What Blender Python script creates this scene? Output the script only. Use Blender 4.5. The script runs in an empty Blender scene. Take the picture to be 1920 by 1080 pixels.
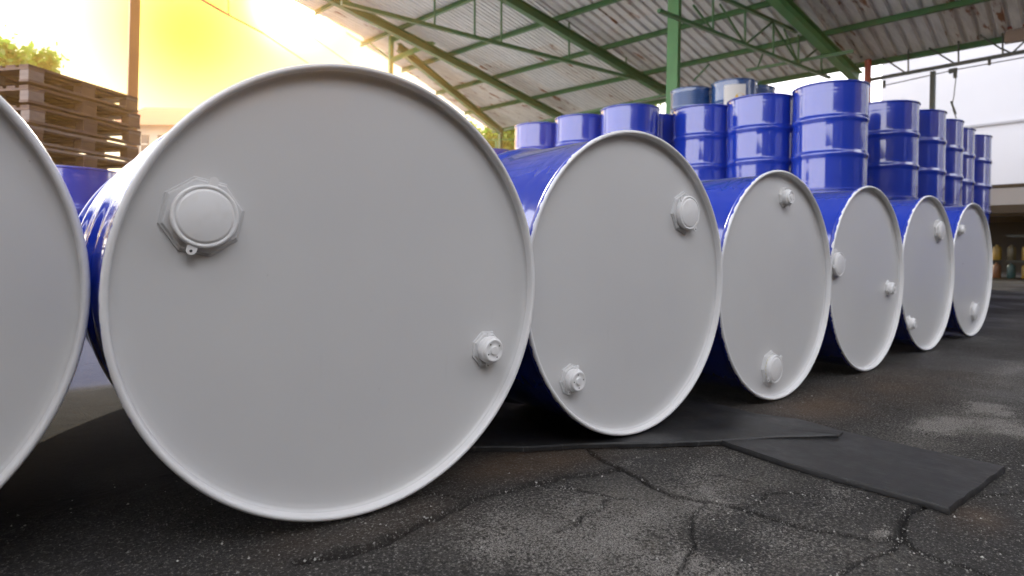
import bpy, bmesh, math, random
import numpy as np
from mathutils import Vector, Matrix
R_ = random.Random(7)
sc = bpy.context.scene
COL = sc.collection

# ------------------------------------------------------------------ camera
F_PX = 1129.07
CP = np.array([-0.35841, -0.73550, 0.35180])
_yaw, _pit, _rol = 0.6740, -0.0039, 0.0179
_fw = np.array([math.sin(_yaw)*math.cos(_pit), math.cos(_yaw)*math.cos(_pit), math.sin(_pit)])
_rt = np.array([math.cos(_yaw), -math.sin(_yaw), 0.0]); _up = np.cross(_rt, _fw)
RT = _rt*math.cos(_rol)+_up*math.sin(_rol); UP = -_rt*math.sin(_rol)+_up*math.cos(_rol); FW = _fw
PX, PY = 960-35.77, 540-67.71
cd = bpy.data.cameras.new('camera'); cam = bpy.data.objects.new('camera', cd); COL.objects.link(cam)
m = Matrix.Identity(4)
for i in range(3):
    m[i][0] = RT[i]; m[i][1] = UP[i]; m[i][2] = -FW[i]; m[i][3] = CP[i]
cam.matrix_world = m
cd.sensor_width = 36; cd.lens = F_PX/1920*36; cd.shift_x = (960-PX)/1920; cd.shift_y = -(540-PY)/1920
cd.clip_start = 0.02; cd.clip_end = 400
cd.dof.use_dof = True; cd.dof.focus_distance = 0.95; cd.dof.aperture_fstop = 6.3
sc.camera = cam

def ray(x, y): return FW + (x-PX)/F_PX*RT - (y-PY)/F_PX*UP
def at_z(x, y, z): d = ray(x, y); return CP + d*(z-CP[2])/d[2]
def at_depth(x, y, s): return CP + ray(x, y)*s
def at_plane(x, y, p0, n): d = ray(x, y); return CP + d*(((p0-CP)@n)/(d@n))

# ------------------------------------------------------------------ world, sun, exposure
sun_dir = ray(548, 12); sun_dir = sun_dir/np.linalg.norm(sun_dir)
SUN_EL = math.asin(sun_dir[2]); SUN_AZ = math.atan2(sun_dir[0], sun_dir[1])
w = bpy.data.worlds.new('World'); sc.world = w; w.use_nodes = True
nt = w.node_tree; N = nt.nodes; L = nt.links; N.clear()
out = N.new('ShaderNodeOutputWorld')
sky = N.new('ShaderNodeTexSky'); sky.sky_type = 'NISHITA'; sky.sun_disc = False
sky.sun_elevation = SUN_EL; sky.sun_rotation = SUN_AZ; sky.dust_density = 4; sky.air_density = 1.0
bg1 = N.new('ShaderNodeBackground'); bg1.inputs[1].default_value = 0.05
L.new(sky.outputs[0], bg1.inputs[0])
geo = N.new('ShaderNodeTexCoord')
def lobe(px, py, k):
    """smooth lobe round a direction: exp(k*(dot-1))"""
    d = ray(px, py); d = d/np.linalg.norm(d)
    vm = N.new('ShaderNodeVectorMath'); vm.operation = 'NORMALIZE'; L.new(geo.outputs['Generated'], vm.inputs[0])
    dt = N.new('ShaderNodeVectorMath'); dt.operation = 'DOT_PRODUCT'; L.new(vm.outputs[0], dt.inputs[0]); dt.inputs[1].default_value = tuple(d)
    a = N.new('ShaderNodeMath'); a.operation = 'SUBTRACT'; L.new(dt.outputs['Value'], a.inputs[0]); a.inputs[1].default_value = 1
    b = N.new('ShaderNodeMath'); b.operation = 'MULTIPLY'; L.new(a.outputs[0], b.inputs[0]); b.inputs[1].default_value = k
    e = N.new('ShaderNodeMath'); e.operation = 'EXPONENT'; L.new(b.outputs[0], e.inputs[0])
    return e.outputs[0]
SKY_W = 2.35
base_sky = N.new('ShaderNodeMix'); base_sky.data_type = 'RGBA'; base_sky.blend_type = 'ADD'; base_sky.inputs['Factor'].default_value = 1
scl = N.new('ShaderNodeVectorMath'); scl.operation = 'SCALE'; L.new(sky.outputs[0], scl.inputs[0]); scl.inputs['Scale'].default_value = 0.05
L.new(scl.outputs[0], base_sky.inputs['A']); base_sky.inputs['B'].default_value = (SKY_W*.97, SKY_W, SKY_W*1.08, 1)
def layer(prev, fac, col, blend='MIX'):
    x = N.new('ShaderNodeMix'); x.data_type = 'RGBA'; x.blend_type = blend
    L.new(fac, x.inputs['Factor']); L.new(prev, x.inputs['A']); x.inputs['B'].default_value = (*col, 1); return x.outputs['Result']
cur = layer(base_sky.outputs['Result'], lobe(640, 60, 9), (1.0, .96, .72))
cur = layer(cur, lobe(365, 60, 48), (1.0, 0.86, 0.0))
cur = layer(cur, lobe(550, 12, 1500), (6, 5.4, 4.2))
L.new(cur, bg1.inputs[0]); bg1.inputs[1].default_value = 1.0
L.new(bg1.outputs[0], out.inputs[0])
sd = bpy.data.lights.new('sun', 'SUN'); sd.energy = 3.1; sd.angle = math.radians(0.6); sd.color = (1, 0.90, 0.74)
so = bpy.data.objects.new('sun', sd); COL.objects.link(so)
so.rotation_euler = Vector(tuple(-sun_dir)).to_track_quat('-Z', 'Y').to_euler()
sc.view_settings.view_transform = 'Standard'; sc.view_settings.look = 'None'
sc.view_settings.exposure = 0.78; sc.view_settings.gamma = 1; sc.view_settings.use_curve_mapping = False
sc.render.engine = 'CYCLES'

# ------------------------------------------------------------------ materials
def mat(name, color, rough=0.5, metal=0.0, coat=0.0, spec=0.5):
    M = bpy.data.materials.new(name); M.use_nodes = True
    b = M.node_tree.nodes['Principled BSDF']
    b.inputs['Base Color'].default_value = (*color, 1); b.inputs['Roughness'].default_value = rough
    b.inputs['Metallic'].default_value = metal; b.inputs['Coat Weight'].default_value = coat
    b.inputs['Coat Roughness'].default_value = 0.08; b.inputs['Specular IOR Level'].default_value = spec
    return M
def nn(M, t, **kw):
    n = M.node_tree.nodes.new(t)
    for k, v_ in kw.items(): setattr(n, k, v_)
    return n
def lk(M, a, b): M.node_tree.links.new(a, b)
def coords(M, scale=(1, 1, 1), kind='Object'):
    tc = nn(M, 'ShaderNodeTexCoord'); mp = nn(M, 'ShaderNodeMapping'); mp.inputs['Scale'].default_value = scale
    lk(M, tc.outputs[kind], mp.inputs[0]); return mp.outputs[0]
def noise(M, vec, scale, detail=4, rough=0.55):
    n = nn(M, 'ShaderNodeTexNoise'); n.inputs['Scale'].default_value = scale; n.inputs['Detail'].default_value = detail
    n.inputs['Roughness'].default_value = rough; lk(M, vec, n.inputs['Vector']); return n.outputs[0]
def ramp(M, fac, stops):
    r = nn(M, 'ShaderNodeValToRGB'); e = r.color_ramp.elements
    while len(e) < len(stops): e.new(0.5)
    for el, (p, c) in zip(e, stops):
        el.position = p; el.color = (*c, 1) if isinstance(c, (tuple, list)) else (c, c, c, 1)
    lk(M, fac, r.inputs[0]); return r.outputs[0]
def mixc(M, fac, a, b, mode='MIX'):
    x = nn(M, 'ShaderNodeMix', data_type='RGBA', blend_type=mode)
    if isinstance(fac, (int, float)): x.inputs['Factor'].default_value = fac
    else: lk(M, fac, x.inputs['Factor'])
    for k, v_ in (('A', a), ('B', b)):
        if isinstance(v_, (tuple, list)): x.inputs[k].default_value = (*v_, 1)
        else: lk(M, v_, x.inputs[k])
    return x.outputs['Result']
def bump(M, h, strength, dist, prev=None):
    b = nn(M, 'ShaderNodeBump'); b.inputs['Strength'].default_value = strength; b.inputs['Distance'].default_value = dist
    lk(M, h, b.inputs['Height'])
    if prev is not None: lk(M, prev, b.inputs['Normal'])
    return b.outputs[0]
def BS(M): return M.node_tree.nodes['Principled BSDF']

GREY = (0.65, 0.65, 0.65); BLUE = (0.008, 0.038, 0.38)
def grey_paint():
    M = mat('grey_drum_paint', GREY, 0.36)
    rnd = nn(M, 'ShaderNodeObjectInfo'); tc_ = nn(M, 'ShaderNodeTexCoord')
    sc__ = nn(M, 'ShaderNodeVectorMath', operation='MULTIPLY_ADD'); lk(M, rnd.outputs['Random'], sc__.inputs[0]); sc__.inputs[1].default_value = (37, 0, 53); lk(M, tc_.outputs['Object'], sc__.inputs[2]); v_ = sc__.outputs[0]
    n1 = noise(M, v_, 3.0, 4); n2 = noise(M, v_, 160, 2); n3 = noise(M, v_, 26, 6, .7)
    c = mixc(M, ramp(M, n1, [(.3, 0.0), (.7, 1.0)]), (0.63, 0.63, 0.635), (0.68, 0.68, 0.675))
    vo_ = nn(M, 'ShaderNodeTexVoronoi'); vo_.inputs['Scale'].default_value = 22; lk(M, v_, vo_.inputs['Vector'])
    c = mixc(M, ramp(M, vo_.outputs['Distance'], [(.014, .4), (.022, 0.0)]), c, (.20, .20, .20))
    # a few dark scuffs and dust specks
    mp4 = nn(M, 'ShaderNodeMapping'); mp4.inputs['Scale'].default_value = (18, 1, 2); lk(M, v_, mp4.inputs[0])
    n4 = noise(M, mp4.outputs[0], 3, 5, .7)      # faint vertical drip marks
    c = mixc(M, ramp(M, n4, [(.62, 0.0), (.80, .14)]), c, (0.36, 0.35, 0.33))
    c = mixc(M, ramp(M, n3, [(.70, 0.0), (.84, .12)]), c, (0.40, 0.39, 0.37))
    lk(M, c, BS(M).inputs['Base Color'])
    lk(M, ramp(M, n1, [(.3, .27), (.7, .34)]), BS(M).inputs['Roughness'])
    lk(M, bump(M, n2, .06, .001), BS(M).inputs['Normal'])
    return M
def chime_paint():
    M = mat('chime_paint', GREY, 0.33)
    tc = nn(M, 'ShaderNodeTexCoord'); sp = nn(M, 'ShaderNodeSeparateXYZ'); lk(M, tc.outputs['Object'], sp.inputs[0])
    n = noise(M, tc.outputs['Object'], 70, 3); n2 = noise(M, tc.outputs['Object'], 9, 3)
    a = nn(M, 'ShaderNodeMath', operation='MULTIPLY_ADD'); lk(M, n, a.inputs[0]); a.inputs[1].default_value = .012; lk(M, sp.outputs['Y'], a.inputs[2])
    cx = nn(M, 'ShaderNodeCombineXYZ'); lk(M, sp.outputs['X'], cx.inputs[0]); lk(M, sp.outputs['Z'], cx.inputs[1])
    ln = nn(M, 'ShaderNodeVectorMath', operation='LENGTH'); lk(M, cx.outputs[0], ln.inputs[0])
    outer = nn(M, 'ShaderNodeMath', operation='GREATER_THAN'); lk(M, ln.outputs['Value'], outer.inputs[0]); outer.inputs[1].default_value = .2868
    back = nn(M, 'ShaderNodeMath', operation='GREATER_THAN'); lk(M, a.outputs[0], back.inputs[0]); back.inputs[1].default_value = .0105
    both = nn(M, 'ShaderNodeMath', operation='MULTIPLY'); lk(M, outer.outputs[0], both.inputs[0]); lk(M, back.outputs[0], both.inputs[1])
    c = mixc(M, both.outputs[0], tuple(q*1.24 for q in GREY), BLUE)
    lk(M, c, BS(M).inputs['Base Color'])
    lk(M, bump(M, n, .25, .002), BS(M).inputs['Normal'])
    return M
def blue_paint(name='blue_drum_paint', col=BLUE, rough=.13, grime=0.25):
    M = mat(name, col, rough, coat=1.0); BS(M).inputs['Coat IOR'].default_value = 1.65; BS(M).inputs['Coat Roughness'].default_value = .06
    v_ = coords(M)
    n1 = noise(M, v_, 4, 2, .5); n2 = noise(M, coords(M, (1, 1, 1)), 45, 5, .7)
    c = mixc(M, ramp(M, n2, [(.62, 0.0), (.82, grime)]), col, (.16, .16, .20))
    lk(M, c, BS(M).inputs['Base Color'])
    lk(M, ramp(M, n1, [(.3, rough*.8), (.75, rough*1.6)]), BS(M).inputs['Roughness'])
    lk(M, bump(M, n1, .06, .01), BS(M).inputs['Normal'])
    return M
MG = grey_paint(); MC = chime_paint(); MB = blue_paint(); MT = blue_paint('teal_blue_paint', (.008, .07, .24), .2)
MCAP = mat('white_plastic_cap', (.84, .84, .84), .35)
v_ = coords(MCAP); lk(MCAP, mixc(MCAP, ramp(MCAP, noise(MCAP, v_, 60, 3), [(.5, 0.0), (.8, .5)]), (.85, .85, .85), (.74, .73, .70)), BS(MCAP).inputs['Base Color'])
MHOLE = mat('dark_hole', (.02, .02, .02), .8)
MYEL = mat('yellow_gasket', (.55, .50, .03), .5)
def steel(name, col, rust=.3):
    M = mat(name, col, .45)
    v_ = coords(M); n1 = noise(M, v_, 2.3, 6, .65); n2 = noise(M, v_, 14, 4, .6)
    c = mixc(M, ramp(M, n1, [(.35, 0.0), (.75, .55)]), col, tuple(x*.55 for x in col))
    c = mixc(M, ramp(M, n2, [(.60, 0.0), (.72, rust)]), c, (.16, .07, .03))
    lk(M, c, BS(M).inputs['Base Color']); lk(M, bump(M, n2, .15, .01), BS(M).inputs['Normal'])
    return M
MGREEN = steel('green_steel', (.042, .14, .045)); MGREEN2 = steel('light_green_steel', (.085, .26, .08), .15)
MDARK = steel('dark_steel', (.035, .045, .035)); MRED = steel('red_oxide_steel', (.38, .055, .03), .2)
MORG = steel('brown_post', (.30, .13, .05), .3)

# ------------------------------------------------------------------ helpers
def link_mesh(name, verts, faces, material, parent=None, smooth=False, sharp=30):
    me = bpy.data.meshes.new(name)
    me.from_pydata([tuple(map(float, p)) for p in verts], [], faces); me.update()
    if material: me.materials.append(material)
    if smooth:
        me.polygons.foreach_set('use_smooth', [True]*len(me.polygons)); me.set_sharp_from_angle(angle=math.radians(sharp))
    o = bpy.data.objects.new(name, me); COL.objects.link(o)
    if parent: o.parent = parent
    return o
def wloc(o):
    p = np.zeros(3)
    while o is not None: p = p + np.array(o.location); o = o.parent
    return p
def wmesh(name, verts, faces, material, parent=None, **k):
    """verts in world coordinates, stored relative to the parent"""
    off = wloc(parent) if parent else np.zeros(3)
    return link_mesh(name, np.array(verts, float)-off, faces, material, parent, **k)
def tag(o, label=None, cat=None, group=None, kind=None):
    if label: o['label'] = label
    if cat: o['category'] = cat
    if group: o['group'] = group
    if kind: o['kind'] = kind
    return o
def empty(name, loc, label=None, cat=None, group=None):
    o = bpy.data.objects.new(name, None); COL.objects.link(o); o.location = tuple(map(float, loc)); o.empty_display_size = .1
    return tag(o, label, cat, group)
def lathe(profile, seg, axis='y'):
    """profile (r, h). axis y: circle in xz. returns verts, faces"""
    V, Fc = [], []
    n = len(profile)
    for (r, h) in profile:
        for k in range(seg):
            a = 2*math.pi*k/seg
            V.append((r*math.cos(a), h, r*math.sin(a)) if axis == 'y' else (r*math.cos(a), r*math.sin(a), h))
    for i in range(n-1):
        for k in range(seg):
            k2 = (k+1) % seg
            q = [i*seg+k, i*seg+k2, (i+1)*seg+k2, (i+1)*seg+k]
            Fc.append(q if axis == 'y' else q)
    return V, Fc
def lathe_closed(profile, seg, axis='y', cap0=True, cap1=True):
    V, Fc = lathe(profile, seg, axis); n = len(profile)
    if cap0: Fc.append(list(range(seg))[::-1])
    if cap1: Fc.append([(n-1)*seg+k for k in range(seg)])
    return V, Fc
def fix(o):
    bm = bmesh.new(); bm.from_mesh(o.data); bmesh.ops.recalc_face_normals(bm, faces=bm.faces); bm.to_mesh(o.data); bm.free(); return o
def boxv(c, ux, uy, uz):
    c, ux, uy, uz = map(lambda q: np.array(q, float), (c, ux, uy, uz))
    V = [c+sx*ux+sy*uy+sz*uz for sx in (-1, 1) for sy in (-1, 1) for sz in (-1, 1)]
    Fc = [(0, 1, 3, 2), (4, 6, 7, 5), (0, 4, 5, 1), (2, 3, 7, 6), (0, 2, 6, 4), (1, 5, 7, 3)]
    return V, Fc
def joinv(parts):
    V, Fc = [], []
    for v0, f0 in parts:
        b = len(V); V += list(v0); Fc += [tuple(i+b for i in f) for f in f0]
    return V, Fc
def beamv(p, q, wd, ht, up=(0, 0, 1)):
    p, q = np.array(p, float), np.array(q, float); d = q-p; ln = np.linalg.norm(d); d /= ln
    up = np.array(up, float); s = np.cross(d, up)
    if np.linalg.norm(s) < 1e-3: s = np.cross(d, np.array([1., 0, 0]))
    s /= np.linalg.norm(s); u = np.cross(s, d)
    return boxv((p+q)/2, d*ln/2, s*wd/2, u*ht/2)
def channelv(p, q, wd, ht, th, up=(0, 0, 1)):
    """C / I shaped steel member from three plates (web and two flanges)"""
    p, q = np.array(p, float), np.array(q, float); d = (q-p)/np.linalg.norm(q-p)
    s = np.cross(d, np.array(up, float)); s /= np.linalg.norm(s); u = np.cross(s, d)
    o1 = u*(ht/2-th/2)
    return joinv([beamv(p, q, th, ht-2*th-.002, u), beamv(p+o1, q+o1, wd, th, u), beamv(p-o1, q-o1, wd, th, u)])
def rodv(p, q, r, seg=8):
    p, q = np.array(p, float), np.array(q, float); d = q-p; d /= np.linalg.norm(d)
    a = np.cross(d, [0, 0, 1.]) if abs(d[2]) < .9 else np.cross(d, [1., 0, 0]); a /= np.linalg.norm(a); b = np.cross(d, a)
    V = [c+r*(math.cos(2*math.pi*k/seg)*a+math.sin(2*math.pi*k/seg)*b) for c in (p, q) for k in range(seg)]
    Fc = [(k, (k+1) % seg, seg+(k+1) % seg, seg+k) for k in range(seg)]+[tuple(range(seg))[::-1], tuple(range(seg, 2*seg))]
    return V, Fc
def tubev(pts, r, seg=6):
    return joinv([rodv(pts[i], pts[i+1], r, seg) for i in range(len(pts)-1)])
def copy_tree(o, parent=None):
    c = o.copy(); COL.objects.link(c)
    if parent: c.parent = parent
    for ch in list(o.children): copy_tree(ch, c)
    return c

# numpy value noise for the ground relief
_rs = np.random.RandomState(3); _tab = _rs.rand(256, 256)
def vnoise(x, y):
    xi = np.floor(x).astype(int); yi = np.floor(y).astype(int); fx = x-xi; fy = y-yi
    fx = fx*fx*(3-2*fx); fy = fy*fy*(3-2*fy)
    g = lambda a, b: _tab[a % 256, b % 256]
    return (g(xi, yi)*(1-fx)+g(xi+1, yi)*fx)*(1-fy)+(g(xi, yi+1)*(1-fx)+g(xi+1, yi+1)*fx)*fy
def fbm(x, y, o=4):
    s = 0; a = .5; t = 0
    for k in range(o): s = s+a*vnoise(x*2**k+17*k, y*2**k+31*k); t += a; a *= .5
    return s/t

# ------------------------------------------------------------------ ground
GX = [-60, -4, -.585, 0, .585, 1.17, 1.755, 2.34, 2.925, 4, 6, 60]
GZ = [0, .004, .0045, .0015, -.0093, -.0172, -.0105, .0008, .0090, .006, 0, 0]
def gz(x): return np.interp(x, GX, GZ)
MAT_T = .009
cracks_px = [
 ([(560,1075),(640,1057),(707,1042),(793,992),(847,970),(873,950),(907,940),(973,923),(1060,903),(1160,883)], .0034, .010),
 ([(1107,847),(1122,862),(1160,883),(1223,917),(1263,937),(1330,942),(1397,958),(1453,980),(1513,995),(1580,1003),(1640,1010),(1687,1010),(1693,980),(1713,955)], .0026, .008),
 ([(1687,1010),(1722,1040),(1760,1053),(1800,1062),(1850,1085)], .0022, .007),
 ([(1000,916),(1023,920),(1060,922),(1090,926),(1153,942),(1190,941)], .0012, .004),
 ([(1150,940),(1133,946),(1128,960),(1100,973),(1085,995),(1050,1010)], .0010, .004),
 ([(1250,905),(1300,890),(1360,893),(1420,905)], .0008, .003),
 ([(1687,1010),(1650,1040),(1600,1060),(1560,1090)], .0014, .006),
 ([(1330,942),(1295,980),(1302,1030),(1262,1090)], .0011, .005),
 ([(870,950),(820,935),(765,943),(700,930)], .0011, .005),
 ([(1400,958),(1440,930),(1500,925),(1590,935)], .0009, .004),
 ([(1713,957),(1800,930),(1860,925),(1920,915)], .0016, .006),
]
def seg_dist(X, Y, a, b):
    dx, dy = b[0]-a[0], b[1]-a[1]; L2 = dx*dx+dy*dy+1e-12
    t = np.clip(((X-a[0])*dx+(Y-a[1])*dy)/L2, 0, 1)
    return np.hypot(X-a[0]-t*dx, Y-a[1]-t*dy)
def build_ground():
    fx = np.arange(-.60, 1.75, .0027); fy = np.arange(-.72, .30, .0027)
    gx = np.concatenate([-np.geomspace(.62, 40, 45)[::-1], fx, np.geomspace(1.76, 52, 90)])
    gy = np.concatenate([-.10-np.geomspace(.63, 40, 45)[::-1], fy, np.geomspace(.305, 52, 90)])
    X, Y = np.meshgrid(gx, gy, indexing='ij')
    Z = gz(X)
    fine = np.clip(1-np.hypot(np.maximum(np.abs(X-.6)-1.1, 0), np.maximum(np.abs(Y+.2)-.45, 0))/.1, 0, 1)
    far = np.clip((np.hypot(X, Y)-2)/4, 0, 1)
    Z = Z - (1-far)*(.0035*(fbm(X*3+5, Y*3+9, 3)-.25)*np.clip((-Y+.03)/.25, 0, 1))
    Z = Z - far*.012*fbm(X*.7, Y*.7, 3)
    Z -= fine*(.0022*fbm(X*60, Y*60, 3)+.0012*(vnoise(X*170, Y*170)))
    jx = .012*(fbm(X*18, Y*18+40, 4)-.5); jy = .012*(fbm(X*18+70, Y*18, 4)-.5)
    jx = jx*1.8; jy = jy*1.8
    crk = np.zeros_like(X); sel = fine > 0
    Xs, Ys = (X+jx)[sel], (Y+jy)[sel]
    cz = np.zeros(Xs.shape); cm = np.zeros(Xs.shape)
    wv = .55+.9*vnoise(Xs*30+3, Ys*30)
    for pts, wd, dp in cracks_px:
        P = [at_z(a, b, -.012)[:2] for a, b in pts]; d = np.full(Xs.shape, 9.)
        for a, b in zip(P[:-1], P[1:]): d = np.minimum(d, seg_dist(Xs, Ys, a, b))
        wd = wd*1.9; prof = np.clip(1-d/(wd*wv), 0, 1); cz = np.maximum(cz, dp*np.sqrt(prof)); cm = np.maximum(cm, np.clip(1-d/(wd*2.6), 0, 1))
        cz = cz-.0008*np.clip(1-np.abs(d-wd*2.2)/(wd*1.5), 0, 1)
    Z[sel] -= cz; crk[sel] = cm**1.5
    ch = (fbm(X*1.3+11, Y*1.3+4, 4))
    # where the slab's pale aggregate is worn bare
    wear = np.zeros_like(X)
    def blob(px, py, rx, ry, s):
        c = at_z(px, py, -.01); return s*np.exp(-((X-c[0])/rx)**2-((Y-c[1])/ry)**2)
    for q in [(1150,1010,.10,.06,.8),(1330,930,.12,.035,.8),(1000,960,.10,.05,.5),(1450,1040,.09,.05,.6),(1250,1070,.12,.05,.8),(900,1040,.09,.04,.35),
              (1330,880,.10,.03,.55),(1560,930,.07,.03,.35),(1760,790,.10,.04,.85),(1860,760,.16,.05,.75),(1900,800,.10,.05,.6),(1900,700,.3,.06,.3),
              (1650,1000,.02,.006,.9),(1180,870,.02,.012,.4),(1650,790,.05,.015,.35)]: wear = wear+blob(*q)
    n_ = fbm(X*9+2, Y*9+8, 4)
    n2_ = fbm(X*34+2, Y*34+8, 4); wear = np.clip(wear*1.7*np.clip((n_-.30)*3.2, 0, 1.3)*(.4+1.2*n2_), 0, 1)
    pale = np.zeros_like(X)
    for q in [(1150,1000,.20,.12,.9),(1330,920,.20,.07,.9),(1480,1040,.16,.10,.7),(950,1000,.18,.09,.5),(1800,800,.30,.10,.6),(1900,720,.5,.1,.4)]: pale = np.maximum(pale, blob(*q))
    pale = np.clip(pale*(.1+1.7*np.clip(fbm(X*6+9, Y*6+1, 5)*1.6-.35, 0, 1)), 0, 1)
    brown = np.clip(blob(960,870,.12,.05,1)+blob(1050,860,.12,.05,.9)+blob(1500,760,.35,.09,.8)+blob(1830,970,.06,.03,.8)+blob(1700,720,.4,.12,.5)+blob(700,1000,.12,.06,.6), 0, 1)*np.clip(n_*1.8-.2, 0, 1)
    nx, ny = X.shape
    V = np.stack([X, Y, Z], -1).reshape(-1, 3).astype(np.float32)
    idx = np.arange(nx*ny).reshape(nx, ny)
    Fq = np.stack([idx[:-1, :-1], idx[1:, :-1], idx[1:, 1:], idx[:-1, 1:]], -1).reshape(-1, 4)
    me = bpy.data.meshes.new('ground'); me.vertices.add(len(V)); me.vertices.foreach_set('co', V.ravel())
    me.loops.add(Fq.size); me.loops.foreach_set('vertex_index', Fq.ravel().astype(np.int32))
    me.polygons.add(len(Fq)); me.polygons.foreach_set('loop_start', np.arange(0, Fq.size, 4, dtype=np.int32))
    me.update(calc_edges=True); me.polygons.foreach_set('use_smooth', [True]*len(Fq))
    for nm, A in (('wear', wear), ('crack', crk), ('brown', brown), ('pale', pale)):
        at = me.attributes.new(nm, 'FLOAT', 'POINT'); at.data.foreach_set('value', A.ravel().astype(np.float32))
    M = mat('worn_asphalt', (.05, .05, .05), .6, spec=.3)
    v_ = coords(M)
    A = {}
    for nm in ('wear', 'crack', 'brown', 'pale'):
        a = nn(M, 'ShaderNodeAttribute'); a.attribute_name = nm; A[nm] = a.outputs['Fac']
    n_big = noise(M, v_, 1.1, 5, .6); n_mid = noise(M, v_, 14, 6, .7); n_fine = noise(M, v_, 260, 4, .75); n_gr = noise(M, v_, 620, 2, .6)
    vs = nn(M, 'ShaderNodeTexVoronoi'); vs.inputs['Scale'].default_value = 330; lk(M, v_, vs.inputs['Vector'])
    base = mixc(M, ramp(M, n_mid, [(.3, 0.0), (.7, 1.0)]), (.008, .008, .009), (.044, .042, .040))
    base = mixc(M, ramp(M, n_fine, [(.40, 0.0), (.68, .8)]), base, (.095, .09, .082))
    base = mixc(M, A['pale'], base, mixc(M, ramp(M, n_fine, [(.38, 0.0), (.64, 1.0)]), (.035, .033, .030), (.36, .335, .295)))
    base = mixc(M, A['brown'], base, mixc(M, n_fine, (.030, .018, .011), (.22, .15, .10)))
    # stones: threshold of grain noise lowered where the surface is worn
    grit = nn(M, 'ShaderNodeMath', operation='MULTIPLY_ADD'); lk(M, A['wear'], grit.inputs[0]); grit.inputs[1].default_value = .19; lk(M, n_fine, grit.inputs[2])
    gm = ramp(M, grit.outputs[0], [(.56, 0.0), (.64, 1.0)])
    stone = mixc(M, ramp(M, n_gr, [(.38, 0.0), (.62, 1.0)]), (.05, .047, .043), (.48, .45, .41))
    base = mixc(M, gm, base, stone)
    sm = nn(M, 'ShaderNodeTexVoronoi'); sm.inputs['Scale'].default_value = 90; lk(M, v_, sm.inputs['Vector'])
    base = mixc(M, ramp(M, sm.outputs['Distance'], [(.06, .9), (.13, 0.0)]), base, (.34, .33, .30))
    base = mixc(M, A['crack'], base, (.007, .006, .006))
    # far yard: lightened beyond the drum row to bounce light onto the roof
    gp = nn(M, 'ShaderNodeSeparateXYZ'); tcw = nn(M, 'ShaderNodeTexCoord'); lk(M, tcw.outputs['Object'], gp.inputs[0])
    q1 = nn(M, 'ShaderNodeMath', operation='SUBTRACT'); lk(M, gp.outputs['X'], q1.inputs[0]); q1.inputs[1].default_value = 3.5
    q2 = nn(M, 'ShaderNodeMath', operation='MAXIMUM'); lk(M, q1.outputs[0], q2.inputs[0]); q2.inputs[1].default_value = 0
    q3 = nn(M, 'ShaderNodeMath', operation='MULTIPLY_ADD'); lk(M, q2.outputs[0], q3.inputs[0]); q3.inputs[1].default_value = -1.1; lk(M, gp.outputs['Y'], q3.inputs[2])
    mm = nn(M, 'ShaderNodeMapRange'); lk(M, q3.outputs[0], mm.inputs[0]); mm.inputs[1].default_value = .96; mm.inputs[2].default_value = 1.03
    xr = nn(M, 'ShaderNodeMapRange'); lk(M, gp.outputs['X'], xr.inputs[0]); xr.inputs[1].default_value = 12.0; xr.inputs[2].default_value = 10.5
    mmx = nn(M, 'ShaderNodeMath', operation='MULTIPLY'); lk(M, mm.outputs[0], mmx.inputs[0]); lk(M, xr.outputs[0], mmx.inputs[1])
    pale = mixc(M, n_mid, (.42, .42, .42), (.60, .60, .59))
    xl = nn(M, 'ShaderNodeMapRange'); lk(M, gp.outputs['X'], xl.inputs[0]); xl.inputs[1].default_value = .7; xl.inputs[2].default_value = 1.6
    pale = mixc(M, xl.outputs[0], mixc(M, n_mid, (.05, .06, .12), (.10, .115, .19)), pale)  # left part: lavender reflected light of the drums mixed into the colour
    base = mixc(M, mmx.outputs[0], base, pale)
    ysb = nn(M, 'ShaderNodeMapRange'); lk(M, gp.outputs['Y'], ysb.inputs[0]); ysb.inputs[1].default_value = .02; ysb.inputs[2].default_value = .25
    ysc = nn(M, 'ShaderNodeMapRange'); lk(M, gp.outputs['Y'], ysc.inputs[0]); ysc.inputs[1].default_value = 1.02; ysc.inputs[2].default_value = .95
    drum_shade = nn(M, 'ShaderNodeMath', operation='MULTIPLY'); lk(M, ysb.outputs[0], drum_shade.inputs[0]); lk(M, ysc.outputs[0], drum_shade.inputs[1])  # shade beneath the lying drums painted into the ground colour
    base = mixc(M, drum_shade.outputs[0], base, mixc(M, n_fine, (.004, .004, .005), (.016, .015, .015)))
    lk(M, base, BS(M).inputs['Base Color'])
    wetn = ramp(M, n_big, [(.42, .30), (.60, .72)])
    rr = nn(M, 'ShaderNodeMath', operation='MULTIPLY_ADD'); lk(M, n_mid, rr.inputs[0]); rr.inputs[1].default_value = .3; lk(M, wetn, rr.inputs[2])
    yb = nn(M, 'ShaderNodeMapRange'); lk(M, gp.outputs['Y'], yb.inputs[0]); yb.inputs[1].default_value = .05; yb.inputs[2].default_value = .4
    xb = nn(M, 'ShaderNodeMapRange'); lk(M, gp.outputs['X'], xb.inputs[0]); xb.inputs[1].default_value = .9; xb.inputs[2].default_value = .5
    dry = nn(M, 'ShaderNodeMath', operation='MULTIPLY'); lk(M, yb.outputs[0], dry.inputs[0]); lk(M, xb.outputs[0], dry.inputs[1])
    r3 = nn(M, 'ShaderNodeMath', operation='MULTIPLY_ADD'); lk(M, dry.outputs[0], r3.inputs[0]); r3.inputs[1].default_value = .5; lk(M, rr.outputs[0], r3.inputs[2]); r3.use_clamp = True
    lk(M, r3.outputs[0], BS(M).inputs['Roughness'])
    b1 = bump(M, n_gr, 1.0, .0025); b2 = bump(M, n_fine, 1.0, .007, b1); b3 = bump(M, n_mid, .6, .012, b2)
    lk(M, b3, BS(M).inputs['Normal'])
    me.materials.append(M)
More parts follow.
